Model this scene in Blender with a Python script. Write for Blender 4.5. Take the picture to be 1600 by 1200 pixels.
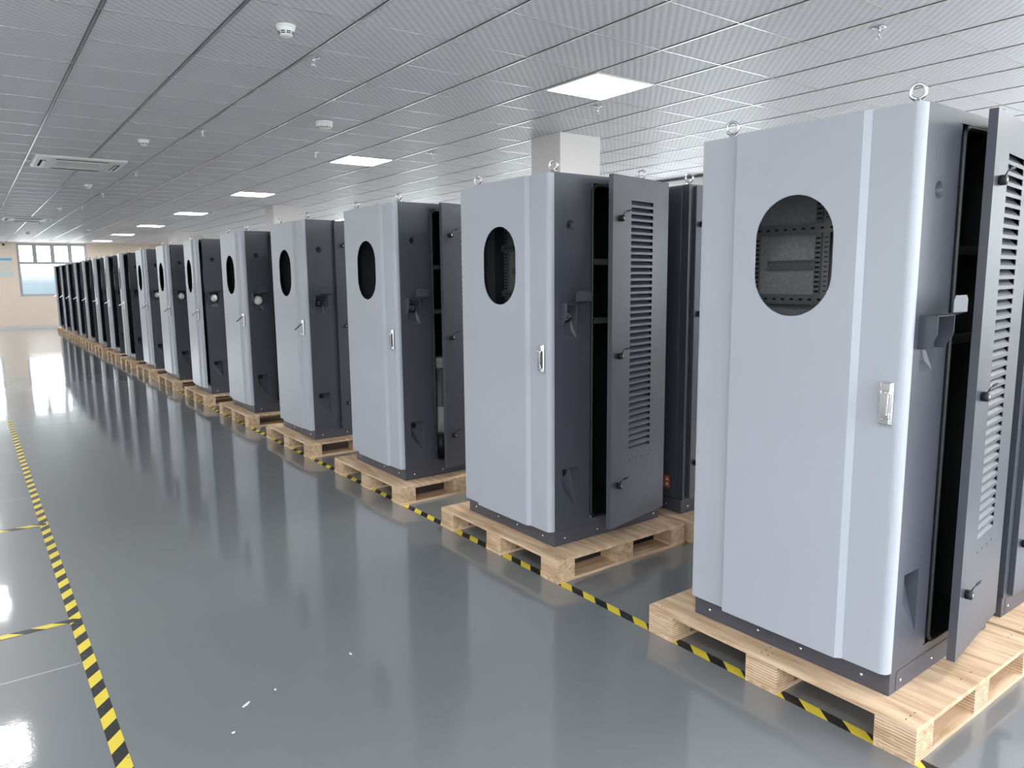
import bpy, math, random
from mathutils import Matrix, Vector
R = math.radians
PI = math.pi
random.seed(4)
scn = bpy.context.scene
COL = scn.collection
for o in list(bpy.data.objects):
    bpy.data.objects.remove(o)

# ------------------------------------------------------------------ camera
F_PX = 1152.2
yaw, pitch, roll = R(36.289), R(8.150), R(-0.558)
right = Vector((math.cos(yaw), -math.sin(yaw), 0))
fwd0 = Vector((math.sin(yaw), math.cos(yaw), 0))
upw = Vector((0, 0, 1))
fwd = math.cos(pitch) * fwd0 - math.sin(pitch) * upw
up1 = math.sin(pitch) * fwd0 + math.cos(pitch) * upw
r3 = math.cos(roll) * right + math.sin(roll) * up1
u3 = -math.sin(roll) * right + math.cos(roll) * up1
cam = bpy.data.cameras.new('camera')
cam.sensor_fit = 'HORIZONTAL'
cam.sensor_width = 36
cam.lens = F_PX * 36 / 1600
cam.clip_start = 0.05
cam.clip_end = 300
camo = bpy.data.objects.new('camera', cam)
COL.objects.link(camo)
M = Matrix((( r3.x, u3.x, -fwd.x, 0), (r3.y, u3.y, -fwd.y, 0), (r3.z, u3.z, -fwd.z, 1.6), (0, 0, 0, 1)))
camo.matrix_world = M
scn.camera = camo

# ------------------------------------------------------------------ exposure
vs = scn.view_settings
vs.view_transform = 'Standard'
vs.look = 'None'
vs.gamma = 1
vs.use_curve_mapping = False
vs.exposure = 0.7
scn.cycles.use_denoising = True
scn.cycles.max_bounces = 8
scn.cycles.diffuse_bounces = 5
scn.cycles.glossy_bounces = 4
scn.cycles.sample_clamp_indirect = 6.0

# ------------------------------------------------------------------ daylight
SKY = 5.8
world = bpy.data.worlds.new('hazy_daylight')
scn.world = world
world.use_nodes = True
nt = world.node_tree
nt.nodes.clear()
wo = nt.nodes.new('ShaderNodeOutputWorld')
bg = nt.nodes.new('ShaderNodeBackground')
tc = nt.nodes.new('ShaderNodeTexCoord')
sep = nt.nodes.new('ShaderNodeSeparateXYZ')
ramp = nt.nodes.new('ShaderNodeValToRGB')
mr = nt.nodes.new('ShaderNodeMapRange')
mr.inputs['From Min'].default_value = -0.2
mr.inputs['From Max'].default_value = 0.4
nt.links.new(tc.outputs['Generated'], sep.inputs[0])
nt.links.new(sep.outputs['Z'], mr.inputs['Value'])
nt.links.new(mr.outputs[0], ramp.inputs[0])
e = ramp.color_ramp.elements
e[0].position = 0.0
e[0].color = (0.62, 0.64, 0.64, 1)          # distant ground
e[1].position = 1.0
e[1].color = (0.95, 0.97, 1.06, 1)
for p, c in ((0.305, (0.42, 0.45, 0.46, 1)), (0.312, (0.062, 0.082, 0.098, 1)), (0.333, (0.078, 0.094, 0.107, 1)), (0.348, (0.13, 0.14, 0.148, 1)), (0.375, (0.75, 0.79, 0.82, 1))):
    k = e.new(p)
    k.color = c
nt.links.new(ramp.outputs[0], bg.inputs['Color'])
bg.inputs['Strength'].default_value = SKY
nt.links.new(bg.outputs[0], wo.inputs['Surface'])

LAMP = 26.0        # ceiling panel brightness

# ------------------------------------------------------------------ dimensions
H = 3.027                       # ceiling height
XL, XR, YB, YF = -4.2, 8.7, -2.6, 31.5
GX, GY, TILE = 0.709, -0.19, 0.6
BX, BY, PITCH = 2.49, 1.166, 1.778
DECK = 0.129


# ------------------------------------------------------------------ materials
def nodes(m):
    return m.node_tree.nodes, m.node_tree.links


def mat(name, col, rough=0.5, metal=0.0, spec=0.5, bump=None, var=None, emit=None):
    m = bpy.data.materials.new(name)
    m.use_nodes = True
    n, l = nodes(m)
    b = n['Principled BSDF']
    b.inputs['Base Color'].default_value = (*col, 1)
    b.inputs['Roughness'].default_value = rough
    b.inputs['Metallic'].default_value = metal
    b.inputs['Specular IOR Level'].default_value = spec
    if emit:
        b.inputs['Emission Color'].default_value = (*emit[0], 1)
        b.inputs['Emission Strength'].default_value = emit[1]
    t = n.new('ShaderNodeTexCoord')
    if var:                                  # (scale, amount)
        no = n.new('ShaderNodeTexNoise')
        no.inputs['Scale'].default_value = var[0]
        no.inputs['Detail'].default_value = 4
        l.new(t.outputs['Object'], no.inputs['Vector'])
        mx = n.new('ShaderNodeMix')
        mx.data_type = 'RGBA'
        mx.inputs['A'].default_value = (*[c * (1 - var[1]) for c in col], 1)
        mx.inputs['B'].default_value = (*[min(1, c * (1 + var[1])) for c in col], 1)
        l.new(no.outputs['Fac'], mx.inputs['Factor'])
        l.new(mx.outputs['Result'], b.inputs['Base Color'])
    if bump:                                 # (scale, strength, distance)
        no = n.new('ShaderNodeTexNoise')
        no.inputs['Scale'].default_value = bump[0]
        no.inputs['Detail'].default_value = 3
        l.new(t.outputs['Object'], no.inputs['Vector'])
        bu = n.new('ShaderNodeBump')
        bu.inputs['Strength'].default_value = bump[1]
        bu.inputs['Distance'].default_value = bump[2]
        l.new(no.outputs['Fac'], bu.inputs['Height'])
        l.new(bu.outputs['Normal'], b.inputs['Normal'])
    return m


m_door = mat('light_grey_powder_coat', (0.42, 0.44, 0.485), 0.34, 0, 0.5, bump=(900, 0.04, 0.0005))
m_dark = mat('anthracite_powder_coat', (0.066, 0.068, 0.085), 0.34, 0, 0.55, bump=(700, 0.08, 0.0005))
m_black = mat('black_rubber', (0.008, 0.008, 0.009), 0.45)
m_inside = mat('dark_interior_sheet', (0.02, 0.021, 0.024), 0.5)
m_plate = mat('galvanised_mounting_plate', (0.42, 0.42, 0.43), 0.45, 0.3, bump=(160, 0.35, 0.002), var=(60, 0.35))
m_rail = mat('slotted_rail_zinc', (0.24, 0.24, 0.25), 0.42, 0.4)
m_slot = mat('slot_shadow_black', (0.006, 0.006, 0.006), 0.8)
m_chrome = mat('polished_chrome', (0.82, 0.83, 0.85), 0.12, 1.0)
m_zinc = mat('bright_zinc', (0.72, 0.74, 0.75), 0.25, 1.0)
m_silver = mat('brushed_aluminium', (0.55, 0.56, 0.57), 0.35, 0.9)
m_white = mat('white_plastic', (0.90, 0.90, 0.87), 0.35)
m_capw = mat('pale_plug_cap', (0.75, 0.75, 0.70), 0.4)
m_wallf = mat('cream_wall_paint', (0.90, 0.775, 0.64), 0.7, var=(2, 0.03))
m_wall = mat('off_white_wall_paint', (0.78, 0.74, 0.68), 0.7, var=(2, 0.03))
m_column = mat('pale_column_paint', (0.76, 0.73, 0.71), 0.6, var=(3, 0.02))
m_frame = mat('window_aluminium', (0.42, 0.43, 0.46), 0.4, 0.3)
m_lamp = mat('lit_diffuser', (0.9, 0.9, 0.9), 0.5, emit=((1.0, 0.99, 0.97), LAMP))
m_lframe = mat('lamp_frame_white', (0.8, 0.8, 0.8), 0.4)
m_tbar = mat('ceiling_grid_metal', (0.62, 0.62, 0.63), 0.25, 0.85)
m_groove = mat('ceiling_grid_groove', (0.06, 0.06, 0.065), 0.35, 0.3)
m_blue = mat('blue_notice_print', (0.18, 0.50, 0.80), 0.5)
m_pale = mat('pale_notice_print', (0.62, 0.80, 0.78), 0.5)
m_paper = mat('notice_paper', (0.80, 0.76, 0.68), 0.6)
m_label = mat('orange_label', (0.55, 0.16, 0.08), 0.5)
m_scrap = mat('white_scrap', (0.85, 0.85, 0.83), 0.6)
m_copper = mat('transformer_winding', (0.16, 0.17, 0.18), 0.5, 0.2, var=(40, 0.3))
m_tpale = mat('transformer_wrap', (0.55, 0.55, 0.53), 0.6)


def glass_mat():
    m = bpy.data.materials.new('window_glass')
    m.use_nodes = True
    n, l = nodes(m)
    n.clear()
    o = n.new('ShaderNodeOutputMaterial')
    mx = n.new('ShaderNodeMixShader')
    t = n.new('ShaderNodeBsdfTransparent')
    t.inputs['Color'].default_value = (0.96, 0.98, 0.98, 1)
    g = n.new('ShaderNodeBsdfGlossy')
    g.inputs['Roughness'].default_value = 0.02
    mx.inputs[0].default_value = 0.06
    l.new(t.outputs[0], mx.inputs[1])
    l.new(g.outputs[0], mx.inputs[2])
    l.new(mx.outputs[0], o.inputs[0])
    return m


m_glass = glass_mat()


def wood_mat(name, axis, layered):
    """plywood: face grain stretched along an axis, or laminated edge layers in z"""
    m = bpy.data.materials.new(name)
    m.use_nodes = True
    n, l = nodes(m)
    b = n['Principled BSDF']
    b.inputs['Roughness'].default_value = 0.55
    t = n.new('ShaderNodeTexCoord')
    inf = n.new('ShaderNodeObjectInfo')
    va = n.new('ShaderNodeVectorMath')
    va.operation = 'MULTIPLY_ADD'
    va.inputs[1].default_value = (7, 3, 5)
    l.new(inf.outputs['Random'], va.inputs[0])
    l.new(t.outputs['Object'], va.inputs[2])
    mp = n.new('ShaderNodeMapping')
    mp.inputs['Scale'].default_value = (28, 3, 28) if axis == 'y' else (3, 28, 28)
    l.new(va.outputs[0], mp.inputs['Vector'])
    no = n.new('ShaderNodeTexNoise')
    no.inputs['Scale'].default_value = 1.0
    no.inputs['Detail'].default_value = 6
    no.inputs['Distortion'].default_value = 0.6
    l.new(mp.outputs[0], no.inputs['Vector'])
    rp = n.new('ShaderNodeValToRGB')
    rp.color_ramp.elements[0].position = 0.30
    rp.color_ramp.elements[0].color = (0.46, 0.295, 0.17, 1)
    rp.color_ramp.elements[1].position = 0.62
    rp.color_ramp.elements[1].color = (0.76, 0.56, 0.375, 1)
    l.new(no.outputs['Fac'], rp.inputs[0])
    out = rp.outputs[0]
    if layered:
        s = n.new('ShaderNodeSeparateXYZ')
        l.new(t.outputs['Object'], s.inputs[0])
        wob = n.new('ShaderNodeTexNoise')
        wob.inputs['Scale'].default_value = 14
        l.new(va.outputs[0], wob.inputs['Vector'])
        ma = n.new('ShaderNodeMath')
        ma.operation = 'MULTIPLY_ADD'
        ma.inputs[1].default_value = 0.006
        l.new(wob.outputs['Fac'], ma.inputs[0])
        l.new(s.outputs['Z'], ma.inputs[2])
        md = n.new('ShaderNodeMath')
        md.operation = 'PINGPONG'
        md.inputs[1].default_value = 0.0056
        l.new(ma.outputs[0], md.inputs[0])
        st = n.new('ShaderNodeMapRange')
        st.inputs['From Min'].default_value = 0.0003
        st.inputs['From Max'].default_value = 0.0020
        l.new(md.outputs[0], st.inputs['Value'])
        br = n.new('ShaderNodeTexNoise')
        br.inputs['Scale'].default_value = 30
        l.new(va.outputs[0], br.inputs['Vector'])
        bm_ = n.new('ShaderNodeMapRange')
        bm_.inputs['From Min'].default_value = 0.46
        bm_.inputs['From Max'].default_value = 0.70
        l.new(br.outputs['Fac'], bm_.inputs['Value'])
        mxm = n.new('ShaderNodeMath')
        mxm.operation = 'MAXIMUM'
        l.new(st.outputs[0], mxm.inputs[0])
        l.new(bm_.outputs[0], mxm.inputs[1])
        mx = n.new('ShaderNodeMix')
        mx.data_type = 'RGBA'
        mx.inputs['A'].default_value = (0.20, 0.11, 0.06, 1)
        l.new(mxm.outputs[0], mx.inputs['Factor'])
        l.new(out, mx.inputs['B'])
        out = mx.outputs['Result']
    l.new(out, b.inputs['Base Color'])
    return m


m_ply = wood_mat('plywood_face', 'y', False)
m_plyx = wood_mat('plywood_runner', 'x', False)
m_lam = wood_mat('laminated_plywood_block', 'y', True)


def tape_mat(name, along, period, slant):
    m = bpy.data.materials.new(name)
    m.use_nodes = True
    n, l = nodes(m)
    b = n['Principled BSDF']
    b.inputs['Roughness'].default_value = 0.42
    b.inputs['Specular IOR Level'].default_value = 0.25
    t = n.new('ShaderNodeTexCoord')
    s = n.new('ShaderNodeSeparateXYZ')
    l.new(t.outputs['Object'], s.inputs[0])
    a, c = ('Y', 'X') if along == 'y' else ('X', 'Y')
    m1 = n.new('ShaderNodeMath')
    m1.operation = 'MULTIPLY_ADD'
    m1.inputs[1].default_value = slant
    l.new(s.outputs[c], m1.inputs[0])
    l.new(s.outputs[a], m1.inputs[2])
    m2 = n.new('ShaderNodeMath')
    m2.operation = 'FLOORED_MODULO'
    m2.inputs[1].default_value = period
    l.new(m1.outputs[0], m2.inputs[0])
    m3 = n.new('ShaderNodeMath')
    m3.operation = 'GREATER_THAN'
    m3.inputs[1].default_value = period / 2
    l.new(m2.outputs[0], m3.inputs[0])
    no = n.new('ShaderNodeTexNoise')
    no.inputs['Scale'].default_value = 35
    no.inputs['Detail'].default_value = 5
    l.new(t.outputs['Object'], no.inputs['Vector'])
    wr = n.new('ShaderNodeMapRange')
    wr.inputs['From Min'].default_value = 0.66
    wr.inputs['From Max'].default_value = 0.72
    wr.inputs['To Max'].default_value = 0.5
    l.new(no.outputs['Fac'], wr.inputs['Value'])
    mx = n.new('ShaderNodeMix')
    mx.data_type = 'RGBA'
    mx.inputs['A'].default_value = (0.022, 0.022, 0.022, 1)
    mx.inputs['B'].default_value = (0.72, 0.58, 0.06, 1)
    l.new(m3.outputs[0], mx.inputs['Factor'])
    m4 = n.new('ShaderNodeMix')
    m4.data_type = 'RGBA'
    m4.inputs['B'].default_value = (0.18, 0.19, 0.18, 1)
    l.new(mx.outputs['Result'], m4.inputs['A'])
    l.new(wr.outputs[0], m4.inputs['Factor'])
    l.new(m4.outputs['Result'], b.inputs['Base Color'])
    return m


m_tape_y = tape_mat('hazard_tape_lengthwise', 'y', 0.172, -1.2)
m_tape_row = tape_mat('hazard_tape_row', 'y', 0.176, -1.3)
m_tape_x = tape_mat('hazard_tape_crosswise', 'x', 0.172, 1.3)


def floor_mat():
    m = bpy.data.materials.new('grey_epoxy')
    m.use_nodes = True
    n, l = nodes(m)
    b = n['Principled BSDF']
    t = n.new('ShaderNodeTexCoord')
    no = n.new('ShaderNodeTexNoise')
    no.inputs['Scale'].default_value = 0.7
    no.inputs['Detail'].default_value = 5
    l.new(t.outputs['Object'], no.inputs['Vector'])
    mx = n.new('ShaderNodeMix')
    mx.data_type = 'RGBA'
    mx.inputs['A'].default_value = (0.168, 0.178, 0.187, 1)
    mx.inputs['B'].default_value = (0.200, 0.211, 0.219, 1)
    l.new(no.outputs['Fac'], mx.inputs['Factor'])
    l.new(mx.outputs['Result'], b.inputs['Base Color'])
    # worn scuffs change the gloss
    sc = n.new('ShaderNodeTexNoise')
    sc.inputs['Scale'].default_value = 1.6
    sc.inputs['Detail'].default_value = 8
    sc.inputs['Roughness'].default_value = 0.7
    l.new(t.outputs['Object'], sc.inputs['Vector'])
    rr = n.new('ShaderNodeMapRange')
    rr.inputs['From Min'].default_value = 0.35
    rr.inputs['From Max'].default_value = 0.75
    rr.inputs['To Min'].default_value = 0.035
    rr.inputs['To Max'].default_value = 0.11
    l.new(sc.outputs['Fac'], rr.inputs['Value'])
    l.new(rr.outputs[0], b.inputs['Coat Roughness'])
    b.inputs['Coat Weight'].default_value = 1.0
    b.inputs['Coat IOR'].default_value = 1.55
    b.inputs['Roughness'].default_value = 0.34
    b.inputs['Specular IOR Level'].default_value = 0.22
    bn = n.new('ShaderNodeTexNoise')
    bn.inputs['Scale'].default_value = 3.0
    bn.inputs['Detail'].default_value = 3
    l.new(t.outputs['Object'], bn.inputs['Vector'])
    bu = n.new('ShaderNodeBump')
    bu.inputs['Strength'].default_value = 0.12
    bu.inputs['Distance'].default_value = 0.01
    l.new(bn.outputs['Fac'], bu.inputs['Height'])
    fn = n.new('ShaderNodeTexNoise')
    fn.inputs['Scale'].default_value = 90
    fn.inputs['Detail'].default_value = 2
    l.new(t.outputs['Object'], fn.inputs['Vector'])
    bu2 = n.new('ShaderNodeBump')
    bu2.inputs['Strength'].default_value = 0.06
    bu2.inputs['Distance'].default_value = 0.002
    l.new(fn.outputs['Fac'], bu2.inputs['Height'])
    l.new(bu.outputs['Normal'], bu2.inputs['Normal'])
    l.new(bu2.outputs['Normal'], b.inputs['Normal'])
    l.new(bu2.outputs['Normal'], b.inputs['Coat Normal'])
    return m


def ceiling_mat():
    m = bpy.data.materials.new('patterned_ceiling_tile')
    m.use_nodes = True
    n, l = nodes(m)
    b = n['Principled BSDF']
    b.inputs['Roughness'].default_value = 0.5
    b.inputs['Specular IOR Level'].default_value = 0.35
    t = n.new('ShaderNodeTexCoord')
    mp = n.new('ShaderNodeMapping')
    mp.inputs['Rotation'].default_value = (0, 0, R(45))
    l.new(t.outputs['Object'], mp.inputs['Vector'])
    w = n.new('ShaderNodeTexWave')
    w.wave_type = 'BANDS'
    w.bands_direction = 'X'
    w.inputs['Scale'].default_value = 7.2
    w.inputs['Distortion'].default_value = 0.8
    w.inputs['Detail'].default_value = 1
    w.inputs['Detail Scale'].default_value = 6
    l.new(mp.outputs[0], w.inputs['Vector'])
    w2 = n.new('ShaderNodeTexWave')
    w2.wave_type = 'BANDS'
    w2.bands_direction = 'Y'
    w2.inputs['Scale'].default_value = 9.0
    w2.inputs['Distortion'].default_value = 1.5
    w2.inputs['Detail'].default_value = 1
    w2.inputs['Detail Scale'].default_value = 8
    l.new(mp.outputs[0], w2.inputs['Vector'])
    ad = n.new('ShaderNodeMath')
    ad.operation = 'MULTIPLY_ADD'
    ad.inputs[1].default_value = 0.4
    l.new(w2.outputs['Fac'], ad.inputs[0])
    l.new(w.outputs['Fac'], ad.inputs[2])
    mx = n.new('ShaderNodeMix')
    mx.data_type = 'RGBA'
    mx.inputs['A'].default_value = (0.585, 0.575, 0.61, 1)
    mx.inputs['B'].default_value = (0.74, 0.73, 0.765, 1)
    l.new(ad.outputs[0], mx.inputs['Factor'])
    l.new(mx.outputs['Result'], b.inputs['Base Color'])
    bu = n.new('ShaderNodeBump')
    bu.inputs['Strength'].default_value = 0.25
    bu.inputs['Distance'].default_value = 0.003
    l.new(ad.outputs[0], bu.inputs['Height'])
    l.new(bu.outputs['Normal'], b.inputs['Normal'])
    return m


m_floor = floor_mat()
m_ceil = ceiling_mat()


# ------------------------------------------------------------------ mesh helpers
class MB:
    """collects shapes, then links them as one mesh object"""

    def __init__(self):
        self.v, self.f, self.mi, self.sm, self.mats = [], [], [], [], []
        self.cur = 0

    def use(self, m):
        if m not in self.mats:
            self.mats.append(m)
        self.cur = self.mats.index(m)
        return self

    def add(self, vs_, fs, smooth=False):
        b = len(self.v)
        self.v += [tuple(p) for p in vs_]
        for f in fs:
            self.f.append([b + i for i in f])
            self.mi.append(self.cur)
            self.sm.append(smooth)
        return self

    def box(self, x0, x1, y0, y1, z0, z1):
        return self.add([(x0, y0, z0), (x1, y0, z0), (x1, y1, z0), (x0, y1, z0), (x0, y0, z1), (x1, y0, z1), (x1, y1, z1), (x0, y1, z1)],
                        [(0, 3, 2, 1), (4, 5, 6, 7), (0, 1, 5, 4), (1, 2, 6, 5), (2, 3, 7, 6), (3, 0, 4, 7)])

    def prism(self, pts, d, to):
        """polygon pts (3d) swept by vector d"""
        n = len(pts)
        a = [Vector(p) for p in pts]
        b = [p + Vector(d) for p in a]
        return self.add(a + b, [list(range(n))[::-1], list(range(n, 2 * n))] + [(i, (i + 1) % n, n + (i + 1) % n, n + i) for i in range(n)])

    def lathe(self, prof, axis='z', at=(0, 0, 0), n=24, cap=True):
        """prof: (radius, height) list"""
        vs_, fs = [], []
        for r, h in prof:
            for k in range(n):
                a = 2 * PI * k / n
                p = (r * math.cos(a), r * math.sin(a), h)
                if axis == 'y':
                    p = (p[0], p[2], p[1])
                elif axis == 'x':
                    p = (p[2], p[0], p[1])
                vs_.append((p[0] + at[0], p[1] + at[1], p[2] + at[2]))
        for i in range(len(prof) - 1):
            for k in range(n):
                q = (k + 1) % n
                fs.append((i * n + k, i * n + q, (i + 1) * n + q, (i + 1) * n + k))
        self.add(vs_, fs, True)
        if cap:
            b = len(self.v) - len(vs_)
            for ring in (0, len(prof) - 1):
                self.f.append([b + ring * n + k for k in range(n)])
                self.mi.append(self.cur)
                self.sm.append(False)
        return self

    def torus(self, c, r, t, ax, n=24, m=10):
        ax = Vector(ax).normalized()
        u = ax.orthogonal().normalized()
        w = ax.cross(u)
        vs_, fs = [], []
        for i in range(n):
            a = 2 * PI * i / n
            d = math.cos(a) * u + math.sin(a) * w
            for j in range(m):
                bb = 2 * PI * j / m
                vs_.append(Vector(c) + d * (r + t * math.cos(bb)) + ax * t * math.sin(bb))
        for i in range(n):
            for j in range(m):
                fs.append((i * m + j, ((i + 1) % n) * m + j, ((i + 1) % n) * m + (j + 1) % m, i * m + (j + 1) % m))
        return self.add(vs_, fs, True)

    def tube(self, pts, r, n=8):
        pts = [Vector(p) for p in pts]
        vs_, fs = [], []
        for i, p in enumerate(pts):
            t = (pts[min(i + 1, len(pts) - 1)] - pts[max(i - 1, 0)]).normalized()
            u = t.orthogonal().normalized()
            w = t.cross(u)
            for k in range(n):
                a = 2 * PI * k / n
                vs_.append(p + r * (math.cos(a) * u + math.sin(a) * w))
        for i in range(len(pts) - 1):
            for k in range(n):
                q = (k + 1) % n
                fs.append((i * n + k, i * n + q, (i + 1) * n + q, (i + 1) * n + k))
        self.add(vs_, fs, True)
        b = len(self.v) - len(vs_)
        for ring in (0, len(pts) - 1):
            self.f.append([b + ring * n + k for k in range(n)])
            self.mi.append(self.cur)
            self.sm.append(False)
        return self

    def build(self, name, m=None, parent=None, loc=(0, 0, 0), bevel=0, recalc=True):
        me = bpy.data.meshes.new(name)
        me.from_pydata(self.v, [], self.f)
        mats = self.mats if self.mats else [m]
        for mm in mats:
            me.materials.append(mm)
        me.polygons.foreach_set('material_index', self.mi)
        me.polygons.foreach_set('use_smooth', self.sm)
        me.update()
        if recalc:
            import bmesh
            bm = bmesh.new()
            bm.from_mesh(me)
            bmesh.ops.recalc_face_normals(bm, faces=bm.faces)
            bm.to_mesh(me)
            bm.free()
        o = bpy.data.objects.new(name, me)
        COL.objects.link(o)
        o.location = loc
        if parent:
            o.parent = parent
        if bevel:
            md = o.modifiers.new('bevel', 'BEVEL')
            md.width = bevel
            md.segments = 2
            md.limit_method = 'ANGLE'
            md.angle_limit = R(40)
        return o


def tag(o, label, cat, group=None, kind=None):
    o['label'] = label
    o['category'] = cat
    if group:
        o['group'] = group
    if kind:
        o['kind'] = kind
    return o


def empty(name, loc, rz=0):
    o = bpy.data.objects.new(name, None)
    COL.objects.link(o)
    o.location = loc
    o.rotation_euler.z = rz
    o.empty_display_size = 0.1
    return o


def copy_tree(o, parent=None):
    c = o.copy()
    COL.objects.link(c)
    if parent:
        c.parent = parent
    for ch in [x for x in o.children]:
        copy_tree(ch, c)
    return c


def struct(o):
    o['kind'] = 'structure'
    return o


# ------------------------------------------------------------------ room shell
WT = 0.24


def wall(name, axis, pos, out, a0, a1, holes, m):
    """wall plane at axis=pos, thickness to the outside; holes: (a_lo, a_hi, z_lo, z_hi)"""
    mb = MB()
    zs = sorted({-0.1, H + 0.25} | {z for h in holes for z in h[2:]})
    as_ = sorted({a0, a1} | {a for h in holes for a in h[:2]})
    p0, p1 = sorted((pos, pos + out * WT))
    for i in range(len(as_) - 1):
        run = None
        for j in range(len(zs) - 1):
            am, zm = (as_[i] + as_[i + 1]) / 2, (zs[j] + zs[j + 1]) / 2
            solid = not any(h[0] < am < h[1] and h[2] < zm < h[3] for h in holes)
            if solid:
                run = (run[0] if run else zs[j], zs[j + 1])
            if run and (not solid or j == len(zs) - 2):
                if axis == 'x':
                    mb.box(p0, p1, as_[i], as_[i + 1], *run)
                else:
                    mb.box(as_[i], as_[i + 1], p0, p1, *run)
                run = None
    return struct(mb.build(name, m))


WIN_N = [0]


def window(axis, pos, out, h, upper, lower, transom=None, bar=0.06, label=None):
    WIN_N[0] += 1
    e_ = empty(f'window_{WIN_N[0]}', (0, 0, 0))
    struct(e_)
    a0, a1, z0, z1 = h
    mb = MB()
    q0, q1 = pos + out * 0.09, pos + out * 0.15
    if q0 > q1:
        q0, q1 = q1, q0

    def bx(aa, ab, za, zb, d=0.0):
        if axis == 'x':
            mb.box(q0 + d, q1 - d, aa, ab, za, zb)
        else:
            mb.box(aa, ab, q0 + d, q1 - d, za, zb)
    bx(a0, a0 + bar, z0, z1)
    bx(a1 - bar, a1, z0, z1)
    bx(a0 + bar, a1 - bar, z0, z0 + bar)
    bx(a0 + bar, a1 - bar, z1 - bar, z1)
    zt = transom
    bx(a0 + bar, a1 - bar, zt - bar / 2, zt + bar / 2)
    for k in range(1, upper):
        a = a0 + (a1 - a0) * k / upper
        bx(a - bar * 0.75, a + bar * 0.75, zt + bar / 2, z1 - bar, 0.005)
    for k in range(1, lower):
        a = a0 + (a1 - a0) * k / lower
        bx(a - bar / 2, a + bar / 2, z0 + bar, zt - bar / 2, 0.005)
    struct(mb.build('window_frame', m_frame, e_))
    g = MB()
    c = (q0 + q1) / 2
    if axis == 'x':
        g.box(c - 0.003, c + 0.003, a0 + 0.02, a1 - 0.02, z0 + 0.02, z1 - 0.02)
    else:
        g.box(a0 + 0.02, a1 - 0.02, c - 0.003, c + 0.003, z0 + 0.02, z1 - 0.02)
    struct(g.build('window_pane', m_glass, e_))
    # let Cycles sample the daylight that enters through this opening
    L = bpy.data.lights.new('daylight_portal', 'AREA')
    L.shape = 'RECTANGLE'
    L.size, L.size_y = (a1 - a0), (z1 - z0)
    L.cycles.is_portal = True
    lo = bpy.data.objects.new('daylight_portal', L)
    COL.objects.link(lo)
    mid = ((a0 + a1) / 2, (z0 + z1) / 2)
    pp = pos + out * (WT + 0.02)
    if axis == 'x':
        lo.location = (pp, mid[0], mid[1])
        lo.rotation_euler = (R(90), 0, R(90) if out < 0 else R(-90))
        d = Vector((-out, 0, 0))
    else:
        lo.location = (mid[0], pp, mid[1])
        d = Vector((0, -out, 0))
    lo.rotation_euler = d.to_track_quat('-Z', 'Y').to_euler()
    return e_


# floor and ceiling
struct(MB().box(XL - 0.3, XR + 0.3, YB - 0.3, YF + 0.3, -0.1, 0).build('floor', m_floor))
struct(MB().box(XL - 0.3, XR + 0.3, YB - 0.3, YF + 0.3, H + 0.004, H + 0.12).build('ceiling', m_ceil))
g1 = MB()
k = math.ceil((XL - GX) / TILE)
while GX + k * TILE < XR:
    x = GX + k * TILE
    g1.use(m_groove).box(x - 0.012, x + 0.012, YB, YF, H + 0.0015, H + 0.0045)
    g1.use(m_tbar).box(x - 0.007, x + 0.007, YB, YF, H - 0.001, H + 0.003)
    k += 1
k = math.ceil((YB - GY) / TILE)
while GY + k * TILE < YF:
    y = GY + k * TILE
    g1.use(m_tbar).box(XL, XR, y - 0.004, y + 0.004, H + 0.0005, H + 0.0043)
    k += 1
struct(g1.build('ceiling_grid', None))

far_wins = [(1.58, 3.76, 1.13, 3.0), (-1.25, 0.88, 1.13, 3.0), (-3.95, -1.9, 1.13, 3.0)]
wall('wall_far', 'y', YF, 1, XL - WT, XR + WT, far_wins, m_wallf)
for h in far_wins:
    window('y', YF, 1, h, 4, 1, 2.31, bar=0.085)
left_wins = [(y, y + 1.4, 0.95, 2.75) for y in (-1.6, 2.6, 6.8, 11.0, 15.2, 19.4, 23.6, 27.8)]
wall('wall_left', 'x', XL, -1, YB, YF, left_wins, m_wall)
for h in left_wins:
    window('x', XL, -1, h, 4, 2, 2.2)
right_wins = [(a, b, 0.95, 2.75) for a, b in ((-2.3, 0.1), (1.1, 3.1), (6.2, 8.2), (10.4, 12.4), (14.6, 16.6), (18.8, 20.8), (23.0, 25.0))]
wall('wall_right', 'x', XR, 1, YB, YF, right_wins, m_wall)
for h in right_wins:
    window('x', XR, 1, h, 4, 2, 2.2)
back_wins = [(-4.0, -0.5, 0.4, 2.95), (-0.1, 4.4, 0.4, 2.95), (4.8, 8.5, 0.4, 2.95)]
wall('wall_back', 'y', YB, -1, XL - WT, XR + WT, back_wins, m_wall)
for h in back_wins:
    window('y', YB, -1, h, 4, 2, 2.2)
for nm, b_ in (('baseboard_far', (XL, XR, YF - 0.012, YF, 0, 0.1)), ('baseboard_right', (XR - 0.012, XR, YB, YF - 0.012, 0, 0.1)),
               ('baseboard_left', (XL, XL + 0.012, YB, YF - 0.012, 0, 0.1))):
    struct(MB().box(*b_).build(nm, m_column))
# pelmet running along the right wall under the ceiling
struct(MB().box(XR - 0.16, XR, YB, YF, H - 0.2, H - 0.03).build('trim_1', m_white, bevel=0.004))

for y in (5.8, 14.3, 22.9):
    c = MB().box(4.88, 5.42, y, y + 0.47, 0, H + 0.004).build('column', m_column, bevel=0.006)
    struct(c)

# ------------------------------------------------------------------ ceiling lights
ORD = ['first', 'second', 'third', 'fourth', 'fifth', 'sixth', 'seventh', 'eighth', 'ninth', 'tenth', 'eleventh', 'twelfth', 'thirteenth',
       'fourteenth', 'fifteenth', 'sixteenth']


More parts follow.
